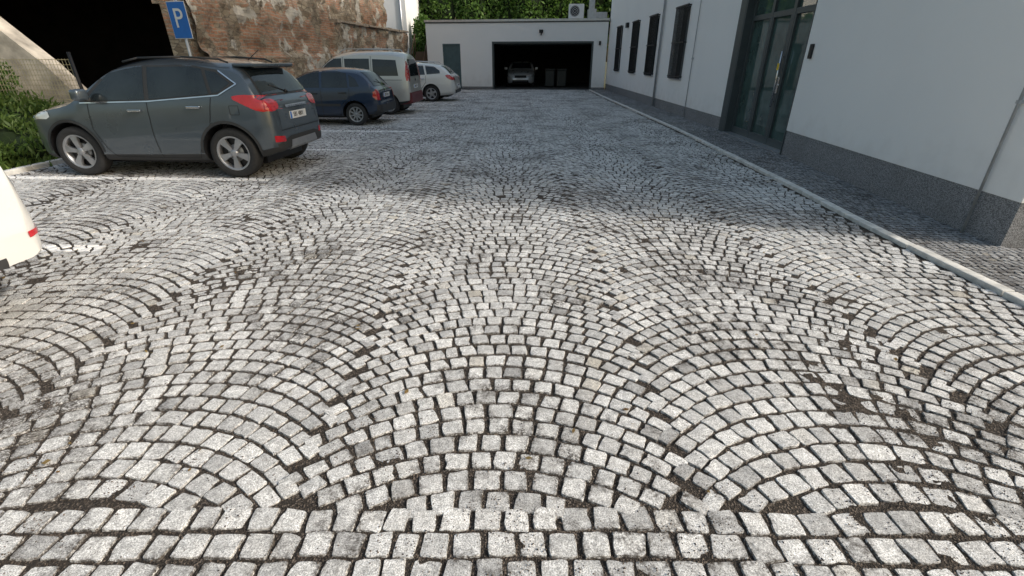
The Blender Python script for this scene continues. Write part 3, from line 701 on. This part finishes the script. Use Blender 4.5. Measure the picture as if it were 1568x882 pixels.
def d_hatch(root,patch,both,line,ray,S):
    G_=M['cglass']; L=S['L']; k=S['gk']
    for nm,p in S['side']: both(nm,p,G_,.005)
    for s in 'LR':
        for ln in S['lines']: line('shut_line',ln,s,.012,M['black'])
        if 'tls' in S: patch('tail_lamp',S['tls'],s,M['red'],.007,1)
        if 'mold' in S: line('side_moulding',S['mold'],s,.06,M['trim'],.01)
        if 'srefl' in S: patch('side_reflector',S['srefl'],s,M['red'],.008)
        patch('headlamp',[(L-.5,.62),(L-.15,.58),(L-.12,.70),(L-.5,.76)],s,M['clear'],.006,1)
    for s in (1,-1):
        patch('tail_lamp_rear',[(s*u,v) for u,v in S['tlr']],'B',M['red'],.008,1)
        if 'refl' in S: patch('reflector',[(s*u,v) for u,v in S['refl']],'B',M['red'],.008)
        patch('headlamp',[(s*u,v) for u,v in ((.42,.56),(.74,.58),(.78,.70),(.5,.70))],'F',M['clear'],.008,1)
    patch('rear_glass',S['rg'],'B',G_,.007); patch('windscreen',S['fg'],'F',G_,.007)
    patch('bumper_trim',S['bt'],'B',S.get('btm',M['trim']),.012)
    plate(root,ray,S['pz'],S['pt'])
    patch('grille',[(-.36,.54),(.36,.54),(.36,.68),(-.36,.68)],'F',M['black'],.01)
    patch('intake',[(-.5,.28),(.5,.28),(.5,.42),(-.5,.42)],'F',M['black'],.01)
    p,_=ray('F',0,.47); g=Geo(); g.box(p.x,p.x+.015,-.26,.26,.43,.53); g.done('number_plate_front',M['white'],root)
    for hx,hz in S['hand']: handle(root,ray,hx,hz,S.get('hm',S['paint']))
    if 'rails' in S:
        for s in (1,-1): tube(root,[(x,s*y,z) for x,y,z in S['rails']],.014,M['galv'],'roof_rail')
    g=Geo(); zz=S['rg'][0][1]; p,_=ray('B',0,zz+.06); g.cyl((p.x-.02,0,zz+.03),(p.x+.02,.28,zz+.16),.009); g.done('rear_wiper',M['black'],root)
    patch('badge',[(-.05,zz-.14),(.05,zz-.14),(.05,zz-.06),(-.05,zz-.06)],'B',M['chrome'],.012,1)
hatch=dict(L=3.73,W=1.61,H=1.42,r=.285,wh=(.69,3.13),paint=paint('paint_navy',(.012,.028,.062),.35,.3,.2),clad=2,gk=0,detail=d_hatch,mir=(2.55,.93),sp=9,spw=(.018,.02),wm=M['hubcap'],rim=.66,
 top=[(0,.56),(.03,.62),(.06,.86),(.12,.93),(.22,1.08),(.42,1.30),(.62,1.38),(1.1,1.42),(1.7,1.41),(2.05,1.33),(2.65,.96),(2.9,.90),(3.3,.84),(3.58,.74),(3.68,.62),(3.73,.5)],
 belt=[(0,.9),(.6,.92),(2.6,.88),(3.73,.7)],bot=[(0,.32),(.3,.26),(.7,.22),(3.1,.2),(3.6,.22),(3.73,.32)],
 wid=[(0,.80),(.04,.88),(.15,.95),(.5,.99),(1,1),(2.8,1),(3.3,.96),(3.6,.83),(3.73,.6)],
 side=[('front_door_glass',[(2.55,.94),(2.08,1.27),(1.75,1.325),(1.58,1.33),(1.58,.94)]),('rear_door_glass',[(1.51,.94),(1.51,1.33),(1.1,1.325),(.86,1.28),(.82,.94)]),('quarter_glass',[(.77,.96),(.80,1.25),(.62,1.15),(.52,.97)])],
 lines=[[(2.6,.9),(2.62,.35),(2.5,.25),(1.55,.25),(1.55,.92)],[(1.55,.25),(1.1,.25),(1.0,.5),(.8,.7),(.8,.92)]],
 tls=[(.02,.66),(.02,.90),(.14,.90),(.16,.66)],tlr=[(.60,.64),(.60,.90),(.74,.90),(.76,.64)],rg=[(-.58,.97),(.58,.97),(.50,1.30),(-.50,1.30)],fg=[(-.64,.98),(.64,.98),(.54,1.31),(-.54,1.31)],
 bt=[(-.74,.33),(.74,.33),(.74,.52),(-.74,.52)],pz=.74,pt='2B7 3164',mold=[(2.55,.52),(1.05,.52)],hand=[(1.75,.80),(.98,.82)],hm=M['trim'])
van=dict(L=4.11,W=1.72,H=1.82,r=.30,wh=(.74,3.43),paint=paint('paint_silver',(.55,.55,.52),.4,.35,.2),clad=3,gk=0,tumble=.17,crown=.12,detail=d_hatch,mir=(3.0,1.12),sp=7,spw=(.02,.02),wm=M['hubcap'],
 top=[(0,.60),(.02,.64),(.04,1.0),(.07,1.4),(.13,1.68),(.25,1.795),(.8,1.84),(1.8,1.84),(2.3,1.78),(2.6,1.63),(3.15,1.12),(3.4,1.06),(3.8,.93),(4.0,.78),(4.07,.62),(4.11,.5)],
 belt=[(0,1.12),(1,1.1),(3.0,1.05),(4.11,.8)],bot=[(0,.34),(.3,.30),(.8,.24),(3.4,.22),(4.0,.24),(4.11,.34)],
 wid=[(0,.86),(.03,.92),(.12,.97),(.4,1),(3.1,1),(3.6,.96),(3.95,.82),(4.11,.6)],
 side=[('front_door_glass',[(3.0,1.14),(2.60,1.52),(2.4,1.62),(2.12,1.63),(2.12,1.14)]),('rear_door_glass',[(2.03,1.14),(2.03,1.62),(1.25,1.62),(1.25,1.14)]),('quarter_glass',[(1.15,1.14),(1.15,1.61),(.42,1.58),(.36,1.14)])],
 lines=[[(3.05,1.1),(3.0,.4),(2.8,.28),(2.08,.28),(2.08,1.7)],[(2.08,.28),(1.2,.28),(1.2,1.7)],[(1.2,1.02),(.25,1.02)]],
 tls=[(.0,1.0),(.0,1.55),(.12,1.55),(.16,1.0)],tlr=[(.64,.98),(.62,1.55),(.72,1.55),(.80,.98)],rg=[(-.56,1.12),(.56,1.12),(.50,1.60),(-.50,1.60)],fg=[(-.68,1.15),(.68,1.15),(.56,1.62),(-.56,1.62)],
 bt=[(-.80,.32),(.80,.32),(.80,.66),(-.80,.66)],btm=simple('bumper_maroon',(.14,.03,.035),.5),pz=.82,pt='4B2 7719',mold=[(3.0,.56),(1.1,.56)],hand=[(2.25,.96),(1.9,.96)],hm=M['trim'],rails=[(.5,.60,1.80),(.6,.60,1.89),(2.0,.60,1.89),(2.2,.60,1.79)])
wagon=dict(L=4.55,W=1.80,H=1.50,r=.315,wh=(1.0,3.66),paint=paint('paint_pearl_white',(.66,.66,.64),.15,.35,.2),clad=1,gk=0,detail=d_hatch,mir=(3.05,.98),spw=(.022,.022),
 top=[(0,.60),(.03,.70),(.07,.95),(.16,1.03),(.40,1.28),(.62,1.40),(1.3,1.47),(2.1,1.5),(2.6,1.42),(3.2,1.03),(3.5,.98),(4.1,.86),(4.4,.74),(4.5,.6),(4.55,.5)],
 belt=[(0,1.0),(.8,1.0),(3.1,.93),(4.55,.7)],bot=[(0,.32),(.3,.26),(1,.21),(3.6,.2),(4.4,.22),(4.55,.32)],
 wid=[(0,.74),(.05,.86),(.2,.95),(.6,.99),(1,1),(3.4,1),(4.0,.96),(4.35,.82),(4.55,.55)],
 side=[('front_door_glass',[(3.05,1.0),(2.55,1.33),(2.2,1.40),(2.05,1.40),(2.05,1.0)]),('rear_door_glass',[(1.98,1.0),(1.98,1.40),(1.3,1.38),(1.22,1.03)]),('quarter_glass',[(1.15,1.04),(1.22,1.37),(.85,1.33),(.62,1.18),(.60,1.08)])],
 lines=[[(3.1,.95),(3.1,.4),(2.95,.28),(2.0,.28),(2.02,.97)],[(2.0,.28),(1.5,.28),(1.4,.5),(1.2,.75),(1.2,1.0)]],
 tls=[(.03,.82),(.03,.98),(.30,1.04),(.42,1.0),(.25,.86)],tlr=[(.52,.80),(.52,.94),(.76,.97),(.82,.84)],rg=[(-.62,1.06),(.62,1.06),(.54,1.34),(-.54,1.34)],fg=[(-.66,1.05),(.66,1.05),(.56,1.38),(-.56,1.38)],
 bt=[(-.7,.33),(.7,.33),(.72,.46),(-.72,.46)],pz=.62,pt='6B8 2250',hand=[(2.2,.86),(1.35,.88)],hm=M['chrome'],rails=[(.8,.60,1.42),(.9,.60,1.49),(2.2,.60,1.54),(2.4,.60,1.46)])
car('parked_suv',(-3.38,7.93,0),math.pi-.06,suv)
car('parked_hatchback',(-3.42,14.0,0),math.pi-.05,hatch)
car('parked_van',(-3.13,16.8,0),math.pi-.05,van)
car('parked_station_wagon',(-2.3,21.9,0),math.pi-.05,wagon)
w2=dict(wagon); w2['paint']=paint('paint_light_silver',(.6,.61,.63),.3,.3); w2.pop('rails'); w2['pt']='3B5 9002'
car('parked_car',(.75,36.6,0),-math.pi/2-.05,w2)
w3=dict(wagon); w3['paint']=paint('paint_white',(.70,.70,.69),.02,.3,.10); w3['pt']='7B1 6630'; w3['refl']=[(.60,.53),(.80,.54),(.80,.57),(.60,.57)]; w3['clad']=1
w3['srefl']=[(.06,.54),(.22,.545),(.22,.575),(.06,.575)]
w3['tlr']=[(.42,.86),(.42,.97),(.56,.98),(.60,.88)]; w3.pop('tls'); w3['bt']=[(-.4,.40),(.4,.40),(.4,.46),(-.4,.46)]; w3['bot']=[(0,.40),(.2,.33),(1,.21),(3.6,.2),(4.4,.22),(4.55,.32)]
w3['wid']=[(0,.70),(.05,.80),(.2,.91),(.6,.99),(1,1),(3.4,1),(4.0,.96),(4.35,.82),(4.55,.55)]
car('parked_car.001',(-3.30,2.42,0),math.pi-.04,w3)

# ---------------------------------------------------------------- light, sky, camera
E=math.radians(33); az=math.atan2(.955,-.30)
d=Vector((-.955*math.cos(E),.30*math.cos(E),-math.sin(E)))
s=bpy.data.lights.new('sun','SUN'); s.energy=2.7; s.angle=math.radians(4.5); s.color=(1,.965,.91)
so=bpy.data.objects.new('sun',s); col.objects.link(so); so.rotation_euler=d.to_track_quat('-Z','Y').to_euler(); so.location=(20,-6,20)
w=bpy.data.worlds.new("World"); sc.world=w; w.use_nodes=True; nt=w.node_tree
sk=nt.nodes.new('ShaderNodeTexSky'); sk.sky_type='NISHITA'; sk.sun_disc=False; sk.sun_elevation=E; sk.sun_rotation=az; sk.air_density=1.9; sk.dust_density=5.; sk.ozone_density=1.
nt.links.new(sk.outputs[0],nt.nodes['Background'].inputs[0]); nt.nodes['Background'].inputs[1].default_value=.15
cam=bpy.data.cameras.new('camera'); cam.sensor_width=36; cam.lens=36*720/1568; cam.clip_end=1500; cam.clip_start=.05
co=bpy.data.objects.new('camera',cam); col.objects.link(co); co.location=(0,0,1.62); co.rotation_euler=(math.radians(90-26),0,0); sc.camera=co
